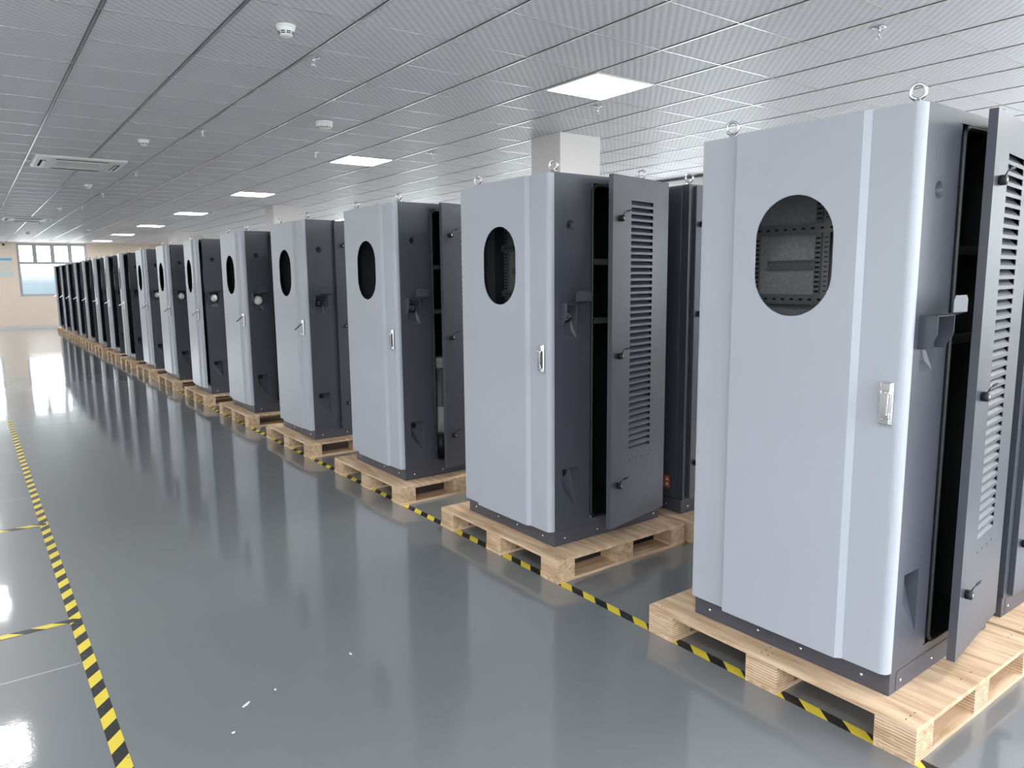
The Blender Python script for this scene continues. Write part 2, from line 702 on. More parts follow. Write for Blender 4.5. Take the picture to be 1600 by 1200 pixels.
def make_light():
    t = empty('ceiling_light', (0, 0, 0))
    fr = MB()
    for a in ((-0.292, 0.292, -0.292, -0.278), (-0.292, 0.292, 0.278, 0.292), (-0.292, -0.278, -0.278, 0.278), (0.278, 0.292, -0.278, 0.278)):
        fr.box(*a, -0.006, 0.003)
    fr.build('frame', m_lframe, t)
    MB().box(-0.278, 0.278, -0.278, 0.278, -0.003, 0.003).build('diffuser', m_lamp, t)
    return t


light0 = make_light()
first = True
ROWN = {0: 'row above the striped aisle tape', 1: 'row above the cabinets', 2: 'row along the right wall'}
for ci, kx in enumerate((-2, 5, 11)):
    for j in range(8):
        x = GX + (kx + 0.5) * TILE
        y = GY + (7.5 + 7 * (j - 1)) * TILE - 0.05 * 0
        t = light0 if first else copy_tree(light0)
        first = False
        t.location = (x, y, H)
        if ci == 1 and j > 0:
            lb = f'lit square ceiling panel in the {ROWN[ci]}, {ORD[j - 1]} from the front'
        elif j == 0:
            lb = f'lit square ceiling panel behind the camera, in the {ROWN[ci]}'
        else:
            lb = f'lit square ceiling panel in the {ROWN[ci]}, {ORD[j - 1]} from the front'
        tag(t, lb, 'ceiling light', 'recessed ceiling light panels')


# ------------------------------------------------------------------ smoke detectors, sprinklers, air conditioners
def make_detector():
    t = empty('smoke_detector', (0, 0, 0))
    MB().lathe([(0.054, 0), (0.054, -0.012), (0.052, -0.016)], n=32).build('base', m_white, t)
    MB().lathe([(0.050, -0.014), (0.049, -0.022), (0.040, -0.045), (0.033, -0.057), (0.024, -0.062), (0.001, -0.063)], n=32).build('sensor_head', m_white, t)
    s = MB().use(m_slot)
    for k in range(8):
        a = 2 * PI * k / 8
        for zz in (-0.040, -0.048):
            r = 0.0432 if zz > -0.045 else 0.0392
            ca, sa = math.cos(a), math.sin(a)
            tx, ty = -sa, ca
            w = 0.011
            p = [(r * ca - w * tx, r * sa - w * ty, zz - 0.0025), (r * ca + w * tx, r * sa + w * ty, zz - 0.0025),
                 (r * ca + w * tx, r * sa + w * ty, zz + 0.0025), (r * ca - w * tx, r * sa - w * ty, zz + 0.0025)]
            s.prism(p, (-0.004 * ca, -0.004 * sa, 0), None)
    s.build('vent_slots', None, t)
    return t


def make_dome():
    t = empty('heat_detector', (0, 0, 0))
    MB().lathe([(0.078, 0), (0.078, -0.010), (0.074, -0.016)], n=36).build('base', m_white, t)
    MB().lathe([(0.072, -0.014), (0.074, -0.022), (0.072, -0.045), (0.060, -0.058), (0.030, -0.064), (0.001, -0.065)], n=36).build('dome', m_white, t)
    s = MB().use(m_slot)
    for k in range(16):
        a = 2 * PI * k / 16
        ca, sa = math.cos(a), math.sin(a)
        s.prism([(0.062 * ca - 0.006 * sa, 0.062 * sa + 0.006 * ca, -0.0575), (0.062 * ca + 0.006 * sa, 0.062 * sa - 0.006 * ca, -0.0575),
                 (0.067 * ca + 0.006 * sa, 0.067 * sa - 0.006 * ca, -0.0525), (0.067 * ca - 0.006 * sa, 0.067 * sa + 0.006 * ca, -0.0525)],
                (-0.003 * ca, -0.003 * sa, 0.003), None)
    s.build('vent_slots', None, t)
    return t


def make_sprinkler():
    t = empty('sprinkler', (0, 0, 0))
    MB().lathe([(0.038, 0), (0.037, -0.004), (0.022, -0.007), (0.012, -0.007)], n=24).build('escutcheon', m_zinc, t)
    mb = MB().lathe([(0.009, -0.004), (0.009, -0.02), (0.006, -0.022)], n=14)
    for s in (-1, 1):
        mb.tube([(s * 0.006, 0, -0.02), (s * 0.014, 0, -0.032), (s * 0.012, 0, -0.045), (s * 0.003, 0, -0.054)], 0.0025)
    mb.lathe([(0.0025, -0.022), (0.0025, -0.052)], n=8)
    mb.build('frame_arms', m_chrome, t)
    MB().lathe([(0.004, -0.053), (0.017, -0.056), (0.017, -0.0575), (0.003, -0.059)], n=20).build('deflector', m_chrome, t)
    return t


def make_aircon():
    t = empty('air_conditioner', (0, 0, 0))
    s = 0.465
    fr = MB()
    # sloped rim
    o_, i_ = s, 0.33
    vs_ = []
    for hw, z in ((s, 0.003), (s, -0.012), (s - 0.02, -0.022), (0.335, -0.030), (0.235, -0.024), (0.235, -0.004)):
        vs_ += [(-hw, -hw, z), (hw, -hw, z), (hw, hw, z), (-hw, hw, z)]
    fs = []
    for i in range(5):
        for k_ in range(4):
            q = (k_ + 1) % 4
            fs.append((i * 4 + k_, i * 4 + q, (i + 1) * 4 + q, (i + 1) * 4 + k_))
    fr.add(vs_, fs)
    fr.build('panel', m_white, t)
    for a in range(4):
        ca, sa = round(math.cos(a * PI / 2)), round(math.sin(a * PI / 2))

        def rot(x, y, z):
            return (x * ca - y * sa, x * sa + y * ca, z)
        sl = MB().use(m_slot)
        p = [rot(-0.27, -0.41, -0.027), rot(0.27, -0.41, -0.027), rot(0.25, -0.355, -0.0305), rot(-0.25, -0.355, -0.0305)]
        sl.prism(p, (0, 0, -0.002), None)
        so = sl.build('air_outlet', None, t)
        fl = MB()
        p = [rot(-0.255, -0.385, -0.031), rot(0.255, -0.385, -0.031), rot(0.245, -0.355, -0.040), rot(-0.245, -0.355, -0.040)]
        fl.prism(p, (0, 0, -0.003), None)
        fl.build('air_flap', m_white, t)
    gr = MB().use(m_slot).box(-0.235, 0.235, -0.235, 0.235, -0.012, -0.008)
    gr.use(m_white)
    for k_ in range(11):
        yy = -0.21 + k_ * 0.042
        gr.box(-0.235, 0.235, yy - 0.006, yy + 0.006, -0.0235, -0.0205)
    gr.build('intake_grille', None, t)
    return t


det = make_detector()
for j, y in enumerate((4.30, 8.44, 12.65, 16.89, 20.96, 25.31)):
    t = det if j == 0 else copy_tree(det)
    t.location = (1.597, y, H)
    t.rotation_euler.z = R(20 * j)
    tag(t, f'small white tapered smoke detector with slots, {ORD[j]} from the front along the aisle ceiling', 'smoke detector', 'smoke detectors along the aisle')
dm = make_dome()
for j, (x, y) in enumerate(((2.77, 6.62), (2.82, 23.13))):
    t = dm if j == 0 else copy_tree(dm)
    t.location = (x, y, H)
    tag(t, ('wide round white detector on the ceiling left of the second lit panel', 'round white detector far off on the ceiling near the far windows')[j],
        'detector', 'round ceiling detectors')
sp = make_sprinkler()
spl = [((1.956, 4.80), 'chrome sprinkler head on the ceiling just behind the nearest smoke detector'),
       ((4.434, 2.386), 'chrome sprinkler head on the ceiling above the nearest cabinet'),
       ((4.431, 4.777), 'chrome sprinkler head just below the nearest lit panel, before the pillar'),
       ((1.96, 7.61), 'small sprinkler head beside the second smoke detector'),
       ((1.94, 10.885), 'small sprinkler head right of the nearer air conditioner'),
       ((1.94, 13.75), 'small sprinkler head beyond the nearer air conditioner, next to the third smoke detector'),
       ((1.923, 16.26), 'tiny sprinkler head near the farther air conditioner'),
       ((4.447, 7.545), 'tiny sprinkler head right of the second lit panel, before the pillar'),
       ((3.308, 8.183), 'tiny sprinkler head just left of the second lit panel'),
       ((4.3, 16.277), 'tiny sprinkler head by the farther pillar')]
for j, ((x, y), lb) in enumerate(spl):
    t = sp if j == 0 else copy_tree(sp)
    t.location = (x, y, H)
    t.rotation_euler.z = R(35 * j)
    tag(t, lb, 'sprinkler', 'ceiling sprinklers')
ac = make_aircon()
for j, (x, y) in enumerate(((1.245, 10.50), (1.28, 20.05))):
    t = ac if j == 0 else copy_tree(ac)
    t.location = (x, y, H)
    tag(t, ('white four way ceiling air conditioner, the nearer one at upper left', 'white ceiling air conditioner farther off, close to the far window')[j],
        'air conditioner', 'ceiling air conditioners')

# ------------------------------------------------------------------ far wall notices
nb = empty('notice_board', (1.22, YF - 0.004, 0))
tag(nb, 'pale wall notice with a blue header strip left of the far window', 'notice', 'notices on the far wall')
MB().box(-0.27, 0.2, -0.012, 0, 1.80, 2.47).build('board', m_paper, nb)
MB().box(-0.27, 0.2, -0.015, -0.012, 2.39, 2.47).build('header_strip', m_blue, nb)
MB().box(-0.27, 0.2, -0.015, -0.012, 1.88, 1.96).build('lower_strip', m_pale, nb)
cc = empty('security_camera', (1.22, YF, 2.93))
tag(cc, 'tiny dark security camera high on the far wall left of the window', 'security camera')
MB().box(-0.03, 0.03, -0.05, 0, -0.02, 0.04).build('bracket', m_slot, cc)
MB().lathe([(0.03, -0.14), (0.035, -0.13), (0.035, -0.04), (0.03, -0.03)], 'y', n=16).build('housing', m_slot, cc)


# ------------------------------------------------------------------ pallets
def make_pallet():
    t = empty('pallet', (0, 0, 0))
    PX, PY = 1.0, 1.18
    xs = [0, 0.155, 0.405, 0.655, 0.845, 1.0]
    dk = MB()
    for i in range(5):
        dk.box(xs[i] + (0.001 if i else 0), xs[i + 1] - (0.001 if i < 4 else 0), 0, PY, DECK - 0.016, DECK)
    dk.build('deck', m_ply, t, bevel=0.0012)
    nl = MB().use(m_slot)
    for x in (0.03, 0.06, 0.09, 0.44, 0.52, 0.93, 0.96):
        for y in (0.05, 0.075, 0.58, 0.61, 1.11, 1.13):
            if (x * 37 + y * 53) % 1 > 0.35:
                nl.lathe([(0.003, DECK - 0.001), (0.003, DECK + 0.0004)], at=(x, y, 0), n=8)
    nl.build('nail_heads', None, t)
    for x0 in (0.0, 0.44, 0.88):
        for y0 in (0.0, 0.52, 1.04):
            MB().box(0, 0.12, 0, 0.14, 0, DECK - 0.032).build('block', m_lam, t, loc=(x0, y0, 0.016))
    for y0 in (0.0, 0.52, 1.04):
        MB().box(0, PX, 0, 0.14, 0, 0.016).build('runner', m_plyx, t, loc=(0, y0, 0), bevel=0.001)
    return t


pal = make_pallet()
pal_used = [False]
NCAB = 16
WHERE = ['nearest', 'second', 'third', 'fourth', 'fifth', 'sixth', 'seventh', 'eighth', 'ninth', 'tenth', 'eleventh', 'twelfth', 'thirteenth', 'fourteenth',
         'fifteenth', 'farthest']


def place_pallet(x, y, rz, label, group):
    t = copy_tree(pal) if pal_used[0] else pal
    pal_used[0] = True
    t.location = (x, y, 0)
    t.rotation_euler.z = rz
    tag(t, label, 'pallet', group)


for i in range(NCAB):
    w = WHERE[i]
    place_pallet(2.372 + random.uniform(-0.008, 0.008) * (i > 1), 1.014 + PITCH * i + (0.05 if i == 1 else 0), R(random.uniform(-0.4, 0.4)) * (i > 1),
                 f'plywood pallet under the {w} cabinet of the front row' + (', at the right corner' if i == 0 else ''), 'pallets of the front row')
for i in range(2):
    place_pallet(3.40, 1.03 + PITCH * i, 0, f'plywood pallet under the {["nearest", "second", "third"][i]} cabinet of the back row', 'pallets of the back row')


# ------------------------------------------------------------------ cabinets
D, W, HC = 0.83, 0.85, 2.01


def stadium_ring(cy, cz, hw, hh, y0, y1, z0, z1, n=56):
    """matching loops: stadium hole and surrounding rectangle"""
    angs = [2 * PI * k / n for k in range(n)]
    for yy in (y0, y1):
        for zz in (z0, z1):
            angs.append(math.atan2(zz - cz, yy - cy) % (2 * PI))
    angs = sorted(set(angs))
    s = hh - hw
    inn, out = [], []
    for a in angs:
        dy, dz = math.cos(a), math.sin(a)
        t = hw / abs(dy) if abs(dy) > 1e-9 else 1e9
        if abs(dz * t) > s:
            c = s if dz > 0 else -s
            t = dz * c + math.sqrt(max(0, (dz * c) ** 2 - (c * c - hw * hw)))
        inn.append((cy + dy * t, cz + dz * t))
        tt = 1e9
        if dy > 1e-9:
            tt = min(tt, (y1 - cy) / dy)
        if dy < -1e-9:
            tt = min(tt, (y0 - cy) / dy)
        if dz > 1e-9:
            tt = min(tt, (z1 - cz) / dz)
        if dz < -1e-9:
            tt = min(tt, (z0 - cz) / dz)
        out.append((cy + dy * tt, cz + dz * tt))
    return inn, out


def build_front_door(parent):
    """hinge line at y=W, x=0 -> mesh origin there"""
    mb = MB()
    z0, z1 = 0.090, 2.005
    oy, oz, hw, hh = 0.415, 1.540, 0.155, 0.2165
    prof = [(-0.004, 0.0)]                                     # (y, x) going from the near edge to the hinge side
    for k_ in range(7):
        a = PI / 2 * k_ / 6
        prof.append((-0.004 + 0.028 * (1 - math.cos(a)), -0.010 - 0.028 * math.sin(a)))
    prof += [(0.156, -0.038), (0.176, -0.056)]
    ysplit0 = 0.176
    ysplit1 = 0.668
    left = [(0.668, -0.056), (0.672, -0.030), (0.843, -0.030), (0.848, -0.026), (0.848, 0.0)]

    def strip(pr, smooth_n=0):
        for i in range(len(pr) - 1):
            (ya, xa), (yb, xb) = pr[i], pr[i + 1]
            mb.add([(xa, ya - W, z0), (xb, yb - W, z0), (xb, yb - W, z1), (xa, ya - W, z1)], [(0, 1, 2, 3)], smooth=i < smooth_n)
        n_ = len(pr)
        for zz in (z0, z1):
            mb.add([(x_, y_ - W, zz) for y_, x_ in pr] + [(0.0, pr[-1][0] - W, zz), (0.0, pr[0][0] - W, zz)], [list(range(n_ + 2))])
    strip(prof, 7)
    strip(left)
    # middle section with the oval opening
    for zz in (z0, z1):
        mb.add([(-0.056, ysplit0 - W, zz), (-0.056, ysplit1 - W, zz), (0, ysplit1 - W, zz), (0, ysplit0 - W, zz)], [(0, 1, 2, 3)])
    inn, out = stadium_ring(oy, oz, hw, hh, ysplit0, ysplit1, z0, z1)
    n_ = len(inn)
    fs = [(i, (i + 1) % n_, n_ + (i + 1) % n_, n_ + i) for i in range(n_)]
    mb.add([(-0.056, y - W, z) for y, z in inn] + [(-0.056, y - W, z) for y, z in out], fs)
    # return lip of the opening
    mb.add([(-0.056, y - W, z) for y, z in inn] + [(-0.0525, y - W, z) for y, z in inn], fs, True)
    # inner skin
    inn2, out2 = stadium_ring(oy, oz, hw + 0.045, hh + 0.045, -0.004, 0.848, z0, z1)
    n2 = len(inn2)
    mb.use(m_inside)
    fs2 = [(i, (i + 1) % n2, n2 + (i + 1) % n2, n2 + i) for i in range(n2)]
    mb.add([(-0.002, y - W, z) for y, z in inn2] + [(-0.002, y - W, z) for y, z in out2], fs2)
    mb.mats = [m_door, m_inside]
    # faces made before use() carry index 0 = door, the later ones were given index 0 of an empty list; fix below
    return mb


def make_front_door(parent):
    mb = build_front_door(parent)
    nd = len(mb.f)
    # the inner skin faces are the last ones added
    inner = len(stadium_ring(0.415, 1.540, 0.2, 0.2615, -0.004, 0.848, 0.090, 2.005)[0])
    mb.mi = [0] * (nd - inner) + [1] * inner
    o = mb.build('front_door', None, parent, loc=(0, W, 0))
    # handle plate
    hx = -0.040
    hp = MB()
    zc0, zc1 = 0.972, 1.119
    y0, y1 = 0.028, 0.070
    hp.prism([(hx, y0, zc0), (hx, y1, zc0), (hx, y1, zc1), (hx, y0, zc1)], (-0.012, 0, 0), None)
    hp.box(hx - 0.022, hx - 0.011, y0 + 0.003, y1 - 0.003, zc1 - 0.034, zc1 - 0.003)
    hp.box(hx - 0.022, hx - 0.011, y0 + 0.003, y1 - 0.003, zc0 + 0.003, zc0 + 0.022)
    ob = hp.build('handle_plate', m_chrome, o, loc=(0, -W, 0), bevel=0.004)
    # lever, pivoting near the top of the plate
    lv = MB()
    lv.prism([(0.004, -0.013, 0.0), (0.004, 0.013, 0.0), (0.004, 0.0105, -0.085), (0.004, -0.0105, -0.085)], (-0.013, 0, 0), None)
    lv.lathe([(0.008, -0.016), (0.008, 0.016)], 'y', n=16)
    lv.box(-0.013, 0.002, -0.021, -0.009, -0.088, -0.072)
    ol = lv.build('handle_lever', m_chrome, o, loc=(hx - 0.018, 0.049 - W, zc1 - 0.036), bevel=0.0025)
    return o


def make_side_door(parent):
    """closed door lies in y -0.026..0 ; hinge at x=D ; mesh origin at hinge"""
    wd = 0.568
    z0, z1 = 0.080, 2.005
    t0, t1 = -0.030, -0.002
    la, lb = -wd + 0.176, -wd + 0.400
    lz0, lz1 = 0.485, 1.882
    mb = MB()
    # skin around the louvre field, with folded edges
    for x0, x1, za, zb in ((-wd, la, z0, z1), (lb, 0, z0, z1), (la, lb, z0, lz0), (la, lb, lz1, z1)):
        mb.box(x0, x1, t0, t0 + 0.003, za, zb)
    mb.box(-wd, -wd + 0.003, t0 + 0.003, t1, z0, z1)
    mb.box(-0.003, 0, t0 + 0.003, t1, z0, z1)
    mb.box(-wd + 0.003, -0.003, t0 + 0.003, t1, z0, z0 + 0.003)
    mb.box(-wd + 0.003, -0.003, t0 + 0.003, t1, z1 - 0.003, z1)
    o = mb.build('side_door', m_dark, parent, loc=(D, 0, 0))
    # louvres
    lv = MB().use(m_dark)
    n_ = 39
    st = (lz1 - lz0) / n_
    for k_ in range(n_):
        zt = lz1 - k_ * st - 0.002
        zb = zt - st * 0.64
        # blade: flush with the skin at its lower edge, pushed inwards at its upper edge
        lv.prism([(la, t0, zb), (la, t0 + 0.020, zt - 0.002), (la, t0 + 0.0215, zt - 0.002), (la, t0 + 0.0015, zb)], (lb - la, 0, 0), None)
        lv.box(la, lb, t0, t0 + 0.002, lz1 - (k_ + 1) * st - 0.002, zb)
    lv.box(la, lb, t0, t0 + 0.002, lz1 - 0.002, lz1)
    lv.use(m_slot).box(la - 0.005, lb + 0.005, t0 + 0.0225, t0 + 0.024, lz0 - 0.005, lz1 + 0.005)
    lv.build('louvre', None, o)
    dots = MB().use(m_slot)
    for k_ in range(4):
        dots.lathe([(0.004, t0 - 0.0006), (0.004, t0 + 0.001)], 'y', at=(la + 0.012 + k_ * 0.066, 0, 0.442), n=10)
    dots.build('drain_holes', None, o)
    for zz in (1.780, 1.046, 0.319):
        lk = MB()
        lk.use(m_black).lathe([(0.014, t0), (0.0175, t0 - 0.003), (0.0175, t0 - 0.020), (0.015, t0 - 0.024), (0.001, t0 - 0.024)], 'y', n=20)
        lk.use(m_silver).lathe([(0.007, t0 - 0.0238), (0.006, t0 - 0.0255), (0.001, t0 - 0.0255)], 'y', n=12)
        lk.use(m_black).tube([(0, t0 - 0.018, 0.016), (0.002, t0 - 0.024, 0.030), (0.016, t0 - 0.03, 0.037)], 0.0022)
        lk.prism([(0.012, t0 - 0.028, 0.032), (0.034, t0 - 0.034, 0.036), (0.060, t0 - 0.036, 0.045), (0.040, t0 - 0.034, 0.046), (0.018, t0 - 0.03, 0.042)], (0, 0.003, 0), None)
        lk.build('cam_lock', None, o, loc=(-wd + 0.070, 0, zz))
    return o


def make_side_panel(parent):
    """fixed strip beside the front door with its pockets; x 0..0.245 at y=0"""
    x1 = 0.245
    mb = MB().use(m_dark)

    def q(a, b, c, d):
        mb.add([a, b, c, d], [(0, 1, 2, 3)])

    def flat(xa, xb, za, zb):
        q((xa, 0, za), (xb, 0, za), (xb, 0, zb), (xa, 0, zb))
    px0, px1, pz0, pz1 = 0.058, 0.166, 0.195, 0.432
    wx0, wx1, wz0, wz1 = 0.058, 0.158, 1.145, 1.322
    hx, hz, hr, hs = 0.115, 1.744, 0.029, 0.045
    flat(0, x1, 0.085, pz0)
    flat(0, px0, pz0, pz1)
    flat(px1, x1, pz0, pz1)
    flat(0, x1, pz1, wz0)
    flat(0, wx0, wz0, wz1)
    flat(wx1, x1, wz0, wz1)
    flat(0, x1, wz1, hz - hs)
    flat(0, hx - hs, hz - hs, hz + hs)
    flat(hx + hs, x1, hz - hs, hz + hs)
    flat(0, x1, hz + hs, HC)
    # lower cable pocket: deep at the top, running out to the surface at the bottom right
    A, B, C_, E_ = (px0, 0, pz1), (px1, 0, pz1), (px1, 0, pz0), (px0, 0, pz1 - 0.11)
    Z0 = (px0, 0, pz0)
    A2, B2 = (px0 + 0.006, 0.062, pz1 - 0.006), (px1 - 0.006, 0.062, pz1 - 0.006)
    mb.add([Z0, C_, E_], [(0, 1, 2)])
    q(A, B, B2, A2)
    mb.add([A, A2, E_], [(0, 1, 2)])
    mb.add([B, B2, C_], [(0, 1, 2)])
    mb.add([A2, B2, C_, E_], [(0, 1, 2), (0, 2, 3)])
    # socket pocket: back wall leans
    a, b, c, d = (wx0, 0, wz0), (wx1, 0, wz0), (wx1, 0, wz1), (wx0, 0, wz1)
    a2, b2, c2, d2 = (wx0 + 0.018, 0.020, wz0 + 0.035), (wx1 - 0.020, 0.020, wz0 + 0.035), (wx1 - 0.020, 0.055, wz1 - 0.004), (wx0 + 0.018, 0.055, wz1 - 0.004)
    q(a, b, b2, a2)
    q(b, c, c2, b2)
    q(c, d, d2, c2)
    q(d, a, a2, d2)
    q(a2, b2, c2, d2)
    # round dished hole
    n_ = 24
    angs = [2 * PI * (k_ + 0.5) / n_ for k_ in range(n_)]
    inn = [(hx + hr * math.cos(t), 0, hz + hr * math.sin(t)) for t in angs]
    out = []
    for t in angs:
        s = hs / max(abs(math.cos(t)), abs(math.sin(t)))
        out.append((hx + s * math.cos(t), 0, hz + s * math.sin(t)))
    for k_ in range(n_):
        r_ = (k_ + 1) % n_
        mb.add([inn[k_], inn[r_], out[r_], out[k_]], [(0, 1, 2, 3)])
    for k_ in range(4):                      # square corners
        t = PI / 4 + k_ * PI / 2
        cn = (hx + hs * math.copysign(1, math.cos(t)), 0, hz + hs * math.copysign(1, math.sin(t)))
        i0 = max((i for i in range(n_) if angs[i] < t), default=0)
        mb.add([out[i0], cn, out[(i0 + 1) % n_]], [(0, 1, 2)])
    inn2 = [(hx + 0.55 * hr * math.cos(t), 0.022, hz + 0.55 * hr * math.sin(t)) for t in angs]
    mb.add(inn + inn2, [(k_, (k_ + 1) % n_, n_ + (k_ + 1) % n_, n_ + k_) for k_ in range(n_)], True)
    mb.use(m_slot).add(inn2, [list(range(n_))])
    mb.use(m_dark)
    # edge return into the opening
    q((x1, 0, 0.085), (x1, 0.03, 0.085), (x1, 0.03, HC), (x1, 0, HC))
    o = mb.build('side_panel', None, parent, recalc=False)
    return o


def make_cabinet():
    t = empty('charging_cabinet', (0, 0, 0))
    # plinth
    pl = MB()
    pl.box(0.0, D, 0.0, W, 0.0, 0.085)
    po = pl.build('plinth', m_dark, t, bevel=0.0015)
    cv = MB()
    # cover plate outline on the near side with a rounded corner
    pts = [(0.045, 0.004), (0.045, 0.055)] + [(0.045 + 0.022 * (1 - math.cos(a)), 0.055 + 0.022 * math.sin(a)) for a in (R(30), R(60), R(90))] + [(0.62, 0.077), (0.62, 0.004)]
    cv.prism([(x, -0.0015, z) for x, z in pts], (0, 0.0015, 0), None)
    cv.build('plinth_cover', m_dark, po)
    scw = []
    for y in (0.10, 0.34, 0.53, 0.77):
        s = MB().lathe([(0.0065, 0.0), (0.006, -0.003), (0.001, -0.0045)], 'x', n=12).build('screw', m_chrome, po, loc=(0, y, 0.040))
    for x in (0.075, 0.32, 0.57, 0.785):
        s = MB().lathe([(0.0065, 0.0), (0.006, -0.003), (0.001, -0.0045)], 'y', n=12).build('screw', m_chrome, po, loc=(x, -0.0015, 0.038))
    # shell
    b = MB().use(m_dark)
    zt = HC
    b.box(0.0, D, 0.002, W, zt - 0.006, zt)                      # roof
    b.box(0.0, D, W - 0.004, W, 0.085, zt - 0.006)               # far side
    b.box(D - 0.006, D, 0.002, W - 0.004, 0.085, zt - 0.006)     # back
    b.box(0.245, D, 0.0, 0.003, zt - 0.040, zt)                  # header above the opening
    b.box(D - 0.030, D - 0.006, 0.0, 0.003, 0.085, zt - 0.040)   # hinge stile
    b.box(0.245, D - 0.030, 0.0, 0.003, 0.085, 0.112)            # sill
    b.box(0.245, 0.262, 0.003, 0.02, 0.112, zt - 0.04)
    # front frame behind the door
    b.box(0.002, 0.006, 0.004, 0.055, 0.085, zt - 0.006)
    b.box(0.002, 0.006, W - 0.045, W - 0.004, 0.085, zt - 0.006)
    b.box(0.002, 0.006, 0.055, W - 0.045, zt - 0.05, zt - 0.006)
    b.box(0.002, 0.006, 0.055, W - 0.045, 0.085, 0.13)
    b.use(m_slot)
    for z in (0.62, 1.30, 1.66, 1.90):
        b.box(0.0005, 0.003, 0.018, 0.040, z - 0.02, z + 0.02)
    b.use(m_inside)
    b.box(0.006, D - 0.006, 0.004, W - 0.004, 0.085, 0.090)
    b.box(0.22, D - 0.012, W - 0.012, W - 0.0045, 0.09, zt - 0.01)
    b.box(D - 0.014, D - 0.0065, 0.01, W - 0.012, 0.09, zt - 0.01)
    b.box(0.29, D - 0.014, 0.01, W - 0.012, zt - 0.014, zt - 0.0065)
    bo = b.build('body', None, t)
    make_side_panel(t)
    # rubber seal round the side opening
    g_ = MB()
    xa, xb, za, zb, rr = 0.268, 0.790, 0.122, 1.958, 0.035
    path = []
    for cx_, cz_, a0 in ((xb - rr, zb - rr, 0), (xa + rr, zb - rr, 90), (xa + rr, za + rr, 180), (xb - rr, za + rr, 270)):
        for k_ in range(7):
            a = R(a0 + 15 * k_)
            path.append((cx_ + rr * math.cos(a), -0.004, cz_ + rr * math.sin(a)))
    path.append(path[0])
    g_.tube(path, 0.009, 8)
    g_.build('door_seal', m_black, t)
    # mounting plate dividing the cabinet, and the slotted rails in front of it
    MB().box(0.285, 0.288, 0.012, W - 0.012, 0.095, HC - 0.02).build('mounting_plate', m_plate, t)
    rl = MB().use(m_rail)
    rx = 0.250
    for y0, y1 in ((0.448, 0.478), (0.482, 0.510), (0.758, 0.788)):
        rl.box(rx, rx + 0.004, y0, y1, 1.25, 1.78)
    for z0, z1 in ((1.635, 1.675), (1.355, 1.395)):
        rl.box(rx - 0.008, rx, 0.41, 0.81, z0, z1)
    rl.use(m_slot)
    k_ = 0
    z = 1.27
    while z < 1.76:
        if not (1.34 < z < 1.40 or 1.62 < z < 1.68):
            rl.box(rx - 0.0008, rx + 0.003, 0.486, 0.506, z, z + 0.008)
            rl.box(rx - 0.0008, rx + 0.003, 0.454, 0.468, z + 0.004, z + 0.008)
            rl.box(rx - 0.0008, rx + 0.003, 0.763, 0.783, z, z + 0.008)
        z += 0.019
    for zc in (1.655, 1.375):
        for k_ in range(9):
            rl.box(rx - 0.0088, rx - 0.007, 0.43 + 0.04 * k_, 0.445 + 0.04 * k_, zc - 0.004, zc + 0.004)
    rl.build('slotted_rack', None, t)
    dn = MB().use(m_rail)
    dn.box(0.272, 0.276, 0.515, 0.735, 1.497, 1.532)
    dn.box(0.262, 0.272, 0.515, 0.735, 1.497, 1.500)
    dn.box(0.262, 0.272, 0.515, 0.735, 1.529, 1.532)
    dn.box(0.276, 0.285, 0.53, 0.545, 1.505, 1.524)
    dn.box(0.276, 0.285, 0.705, 0.72, 1.505, 1.524)
    dn.use(m_silver)
    for k_ in range(8):
        dn.box(0.2712, 0.2725, 0.528 + 0.026 * k_, 0.540 + 0.026 * k_, 1.513, 1.517)
    dn.build('din_rail', None, t)
    # shelves in the side compartment
    for z in (1.56, 1.235):
        MB().box(0.300, 0.80, 0.045, 0.075, z - 0.02, z + 0.012).build('shelf_bar', m_silver, t, bevel=0.001)
    MB().box(0.30, 0.80, 0.08, W - 0.05, 1.236, 1.241).build('shelf', m_inside, t)
    MB().box(0.30, 0.80, 0.08, W - 0.05, 1.561, 1.566).build('shelf', m_inside, t)
    # tilted filler plate low in the side compartment
    MB().box(0.295, 0.300, 0.03, 0.40, 0.36, 0.84).build('cover_plate', m_silver, t)
    # holster for the charging gun
    hl = MB()
    zt_ = 1.336
    hl.box(0.040, 0.165, -0.058, 0.0, zt_ - 0.0025, zt_)
    for x in (0.040, 0.1625):
        hl.prism([(x, 0, zt_ - 0.002), (x, -0.058, zt_ - 0.002), (x, -0.058, zt_ - 0.062), (x, -0.030, zt_ - 0.112), (x, 0, zt_ - 0.112)], (0.0025, 0, 0), None)
    hl.prism([(0.082, -0.050, zt_ - 0.0025), (0.188, -0.050, zt_ - 0.0025), (0.188, -0.085, zt_ + 0.010), (0.082, -0.085, zt_ + 0.010)], (0, 0, 0.0025), None)
    tg = [(0.082, -0.085, zt_ + 0.010), (0.188, -0.085, zt_ + 0.010), (0.188, -0.085, zt_ + 0.052), (0.176, -0.085, zt_ + 0.066), (0.094, -0.085, zt_ + 0.066), (0.082, -0.085, zt_ + 0.052)]
    hl.prism(tg, (0, 0.003, 0), None)
    hl.build('gun_holster', m_dark, t, bevel=0.0008)
    sk = MB().use(m_black).lathe([(0.034, 0.0), (0.034, -0.018), (0.030, -0.024), (0.026, -0.024), (0.026, -0.006), (0.001, -0.006)], 'y', n=24)
    sk.use(m_silver)
    for a in range(7):
        aa = 2 * PI * a / 7
        rr_ = 0.016 if a else 0.0
        sk.lathe([(0.0035, -0.006), (0.0035, -0.02), (0.001, -0.021)], 'y', at=(rr_ * math.cos(aa), 0, rr_ * math.sin(aa)), n=8)
    so = sk.build('charging_socket', None, t, loc=(0.105, 0.036, 1.262))
    so.rotation_euler.x = R(-10)
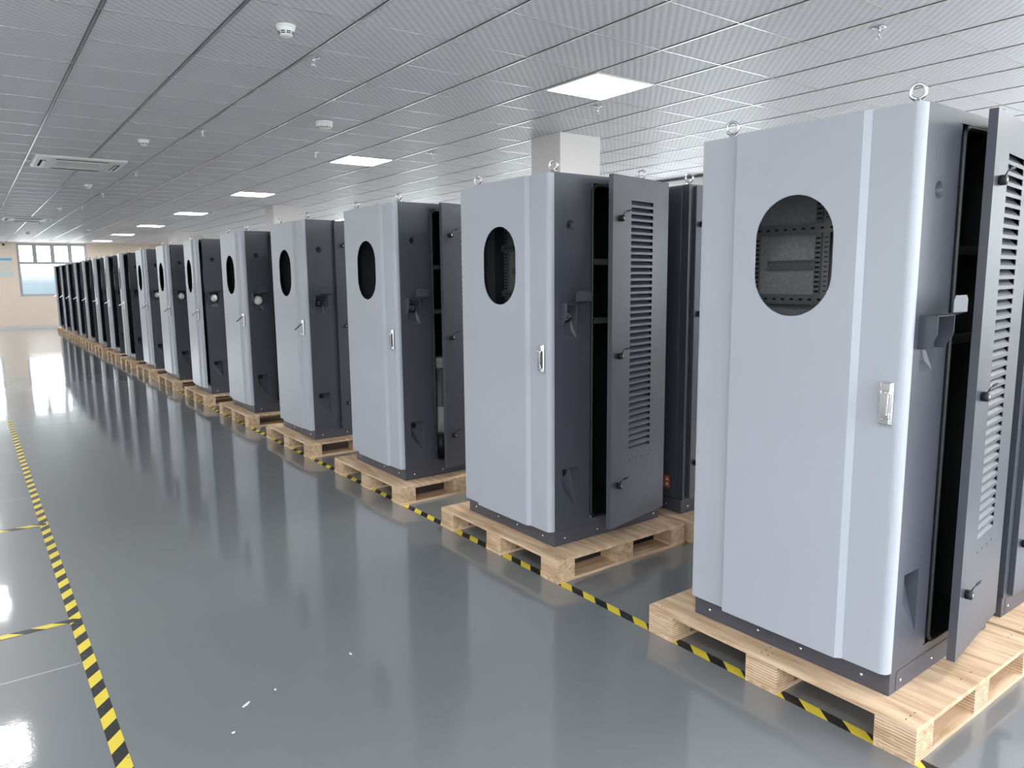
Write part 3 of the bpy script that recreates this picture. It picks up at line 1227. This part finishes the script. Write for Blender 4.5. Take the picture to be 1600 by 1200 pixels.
    cp = MB().use(m_slot).lathe([(0.026, 0.0), (0.027, -0.004), (0.001, -0.005)], 'y', n=24)
    co = cp.build('cable_port', None, t, loc=(0.096, 0.049, 0.392))
    co.rotation_euler.x = R(14)
    # lifting eyes
    for x, y in ((0.045, 0.055), (0.045, 0.765), (0.695, 0.055), (0.695, 0.765)):
        ey = MB().lathe([(0.020, 0), (0.020, 0.006), (0.014, 0.012), (0.010, 0.020)], n=16)
        ey.torus((0, 0, 0.043), 0.023, 0.006, (1, 0.35, 0))
        ey.build('lifting_eye', m_zinc, t, loc=(x, y, HC))
    make_front_door(t)
    make_side_door(t)
    return t


cab0 = make_cabinet()
cap0 = MB().lathe([(0.047, 0.0), (0.049, -0.02), (0.044, -0.045), (0.030, -0.062), (0.010, -0.069), (0.001, -0.070)], 'y', n=28).build('plug_cap', m_capw, cab0, loc=(0.105, 0.018, 1.258))
cap0.parent = None


def child(o, stem):
    return [c for c in o.children if c.name.split('.')[0] == stem]


# per cabinet: yaw, side door opening, front door ajar, lever pulled out, plug cap
SPEC = [
    (0.9, 7.2, 0.0, 0, 0), (0.0, 12.0, 0.0, 0, 0), (0.0, 11.0, 0.0, 0, 0), (0.0, 0.0, 0.0, 48, 0), (0.0, 7.0, 0.0, 50, 1), (0.0, 0.0, 2.6, 55, 1),
    (0.0, 0.0, 0.6, 50, 1), (0.3, 0.0, 0.6, 52, 1), (0.0, 6.0, 5.0, 60, 0), (0.0, 4.0, 5.2, 58, 0), (0.2, 5.0, 4.8, 60, 0), (0.0, 6.0, 5.6, 55, 0), (-0.2, 5.0, 5.4, 60, 0),
    (0.0, 6.0, 6.0, 50, 0), (0.0, 5.0, 5.2, 50, 0), (0.0, 5.0, 5.0, 50, 0)]
LBL = [
    'nearest tall grey cabinet at the right, metal rails visible through its oval opening',
    'second tall grey cabinet from the right, full slatted side door swung open towards the camera',
    'third tall grey cabinet from the right, side door ajar on dark shelves',
    'fourth tall grey cabinet from the right, side door shut with a thin seam',
    'fifth tall grey cabinet from the right, nearest with a round white plug cap',
    'sixth tall grey cabinet from the right, front door ajar beside its white plug cap',
    'seventh tall grey cabinet from the right, front shut, white plug cap on its side',
    'eighth tall grey cabinet from the right, the last whose oval opening shows clearly',
    'ninth tall grey cabinet from the right, thin pale strip of its ajar door',
    'tenth tall grey cabinet from the right, thin pale strip of its ajar door',
    'eleventh tall grey cabinet from the right, thin pale strip of its ajar door',
    'twelfth tall cabinet from the right, narrow strip before the far window',
    'thirteenth tall cabinet from the right, narrow strip, fourth from the far end',
    'fourteenth tall cabinet from the right, third from the far end of the row',
    'fifteenth tall cabinet from the right, last but one before the far wall',
    'farthest tall cabinet at the end of the row by the far window']
cabs = []
for i in range(NCAB):
    cabs.append(cab0 if i == 0 else copy_tree(cab0))
for i, c in enumerate(cabs):
    yw, so_, fo, lv, cap = SPEC[i]
    c.location = (BX - 0.003 + (random.uniform(-0.012, 0.012) if i > 2 else 0), BY + PITCH * i + (0.064 if i == 1 else 0), DECK + 0.0008)
    c.rotation_euler.z = R(yw)
    tag(c, LBL[i], 'cabinet', 'tall cabinets of the front row')
    child(c, 'side_door')[0].rotation_euler.z = R(so_)
    fd = child(c, 'front_door')[0]
    fd.rotation_euler.z = R(-fo)
    child(fd, 'handle_lever')[0].rotation_euler.y = R(lv)
    if cap:
        k = cap0.copy()
        COL.objects.link(k)
        k.parent = c
        k['label'] = 'round white plug cap'
        s = child(c, 'charging_socket')[0]
        bpy.data.objects.remove(s)
bpy.data.objects.remove(cap0)
# equipment only seen in the third cabinet
tr = MB().use(m_copper).lathe([(0.07, 0.28), (0.07, 0.80)], at=(0.40, 0.16, 0), n=24)
tr.use(m_tpale).lathe([(0.074, 0.84), (0.074, 0.88)], at=(0.40, 0.16, 0), n=24).lathe([(0.073, 0.30), (0.073, 0.50)], at=(0.40, 0.16, 0), n=24)
tr.use(m_inside).lathe([(0.06, 0.09), (0.06, 0.30)], at=(0.40, 0.16, 0), n=20)
tr.use(m_tpale).lathe([(0.072, 0.80), (0.074, 0.84)], at=(0.40, 0.16, 0), n=24)
tr.build('transformer', None, cabs[2])


# ------------------------------------------------------------------ back row, turned away: dark rear faces towards us
def make_rear_cabinet():
    t = empty('rear_cabinet', (0, 0, 0))
    po = MB().box(0, 0.83, 0, W, 0, 0.085).build('plinth', m_dark, t, bevel=0.0015)
    MB().box(0.035, 0.80, -0.0015, 0, 0.004, 0.078).build('plinth_cover', m_dark, po)
    for loc, ax in (((0, 0.12, 0.04), 'x'), ((0, 0.72, 0.04), 'x'), ((0.06, -0.0015, 0.04), 'y'), ((0.5, -0.0015, 0.04), 'y')):
        MB().lathe([(0.0065, 0.0), (0.006, -0.003), (0.001, -0.0045)], ax, n=12).build('screw', m_chrome, po, loc=loc)
    MB().box(0.010, 0.83, 0.0, W, 0.085, HC).build('body', m_dark, t, bevel=0.0015)
    MB().box(-0.006, 0.008, 0.045, W - 0.03, 0.092, HC - 0.01).build('back_door', m_dark, t, bevel=0.002)
    MB().box(0.05, 0.60, -0.022, 0, 0.092, HC - 0.01).build('side_door', m_dark, t, bevel=0.002)
    sd = child(t, 'side_door')[0]
    for zz in (1.78, 1.246, 0.319):
        lk = MB().use(m_black).lathe([(0.014, -0.022), (0.0175, -0.026), (0.0175, -0.042), (0.015, -0.046), (0.001, -0.046)], 'y', n=18)
        lk.build('cam_lock', None, sd, loc=(0.10, 0, zz))
    MB().box(0.62, 0.83, -0.001, 0, 0.092, HC - 0.002).build('side_panel', m_dark, t)
    fd = MB()
    fd.box(0.832, 0.862, 0, W, 0.09, 2.005)
    fd.build('front_door', m_door, t, bevel=0.004)
    for x, y in ((0.07, 0.055), (0.07, 0.765), (0.76, 0.055), (0.76, 0.765)):
        ey = MB().lathe([(0.020, 0), (0.020, 0.006), (0.014, 0.012), (0.010, 0.020)], n=16)
        ey.torus((0, 0, 0.043), 0.023, 0.006, (1, 0.35, 0))
        ey.build('lifting_eye', m_zinc, t, loc=(x, y, HC))
    return t


rear0 = make_rear_cabinet()
for i in range(2):
    t = rear0 if i == 0 else copy_tree(rear0)
    t.location = (3.470 + (0.012 if i else 0), 1.180 + PITCH * i + (0.012 if i else 0), DECK + 0.0008)
    tag(t, ('dark rear cabinet at the right edge, behind the nearest cabinet of the front row',
            'dark rear cabinet with an orange label low on its back, behind the second front cabinet')[i], 'cabinet', 'dark cabinets of the back row')
    if i == 1:
        lb = MB().use(m_label).box(-0.0085, -0.006, 0.090, 0.135, 0.150, 0.225)
        lb.use(m_scrap)
        for z in (0.172, 0.203):
            lb.lathe([(0.008, -0.0095), (0.008, -0.008)], 'x', at=(0, 0.110, z), n=14)
        lo = lb.build('warning_label', None, t)
        lo['label'] = 'orange label with two white dots'

# ------------------------------------------------------------------ floor tape and litter


def tape(x0, x1, y0, y1, m, label, ox=0, oy=0, zz=0.0002):
    mb = MB().box(x0 - ox, x1 - ox, y0 - oy, y1 - oy, 0.0, 0.0008)
    o = mb.build('floor_tape', m, None, loc=(ox, oy, zz))
    return tag(o, label, 'floor tape', 'black and yellow floor tapes')


tape(0.258, 0.308, 0.6, 10.4, m_tape_y, 'long black and yellow striped tape along the left side of the aisle', 0.258, 0.02)
tape(2.375, 2.423, 0.2, 30.0, m_tape_row, 'black and yellow striped tape running under the front pallets', 2.375, 0.0)
tape(-4.0, 0.296, 3.912, 3.957, m_tape_x, 'nearer cross strip of black and yellow tape at the left edge', 0.018, 3.955, 0.0011)
tape(-4.0, 0.296, 5.67, 5.72, m_tape_x, 'farther cross strip of black and yellow tape at the left edge', 0.1, 5.67, 0.0011)
for j, (x, y, ln, rz, lb) in enumerate(((0.72, 2.713, 0.040, 35, 'white scrap on the aisle floor, the largest and nearest the bottom edge'),
                                       (1.198, 2.829, 0.018, 100, 'tiny white scrap on the aisle floor, the one nearest the cabinets'),
                                       (0.843, 2.748, 0.012, 70, 'tiny white scrap on the aisle floor between two others'),
                                       (0.629, 2.561, 0.012, 10, 'tiny white scrap on the aisle floor nearest the camera'))):
    mb = MB()
    w = 0.006 if ln > 0.03 else 0.005
    mb.prism([(-ln / 2, -w * 0.3, 0), (0, -w, 0), (ln / 2, -w * 0.2, 0), (ln / 2, w * 0.4, 0), (0.1 * ln, w * 0.8, 0), (-ln / 2, w * 0.5, 0)], (0, 0, 0.0025), None)
    o = mb.build('paper_scrap', m_scrap, None, loc=(x, y, 0.0002))
    o.rotation_euler.z = R(rz)
    tag(o, lb, 'scrap', 'white scraps on the aisle floor')
# faint saw cut joints across the slab
jn = MB()
for y in (3.46, 6.50, 7.46, 9.75, 14.6, 19.4):
    jn.box(-4.1, 0.25 if y < 9 else 2.3, y - 0.003, y + 0.003, 0.0, 0.0005)
struct(jn.build('floor_joints', mat('pale_joint_filler', (0.42, 0.43, 0.42), 0.25)))
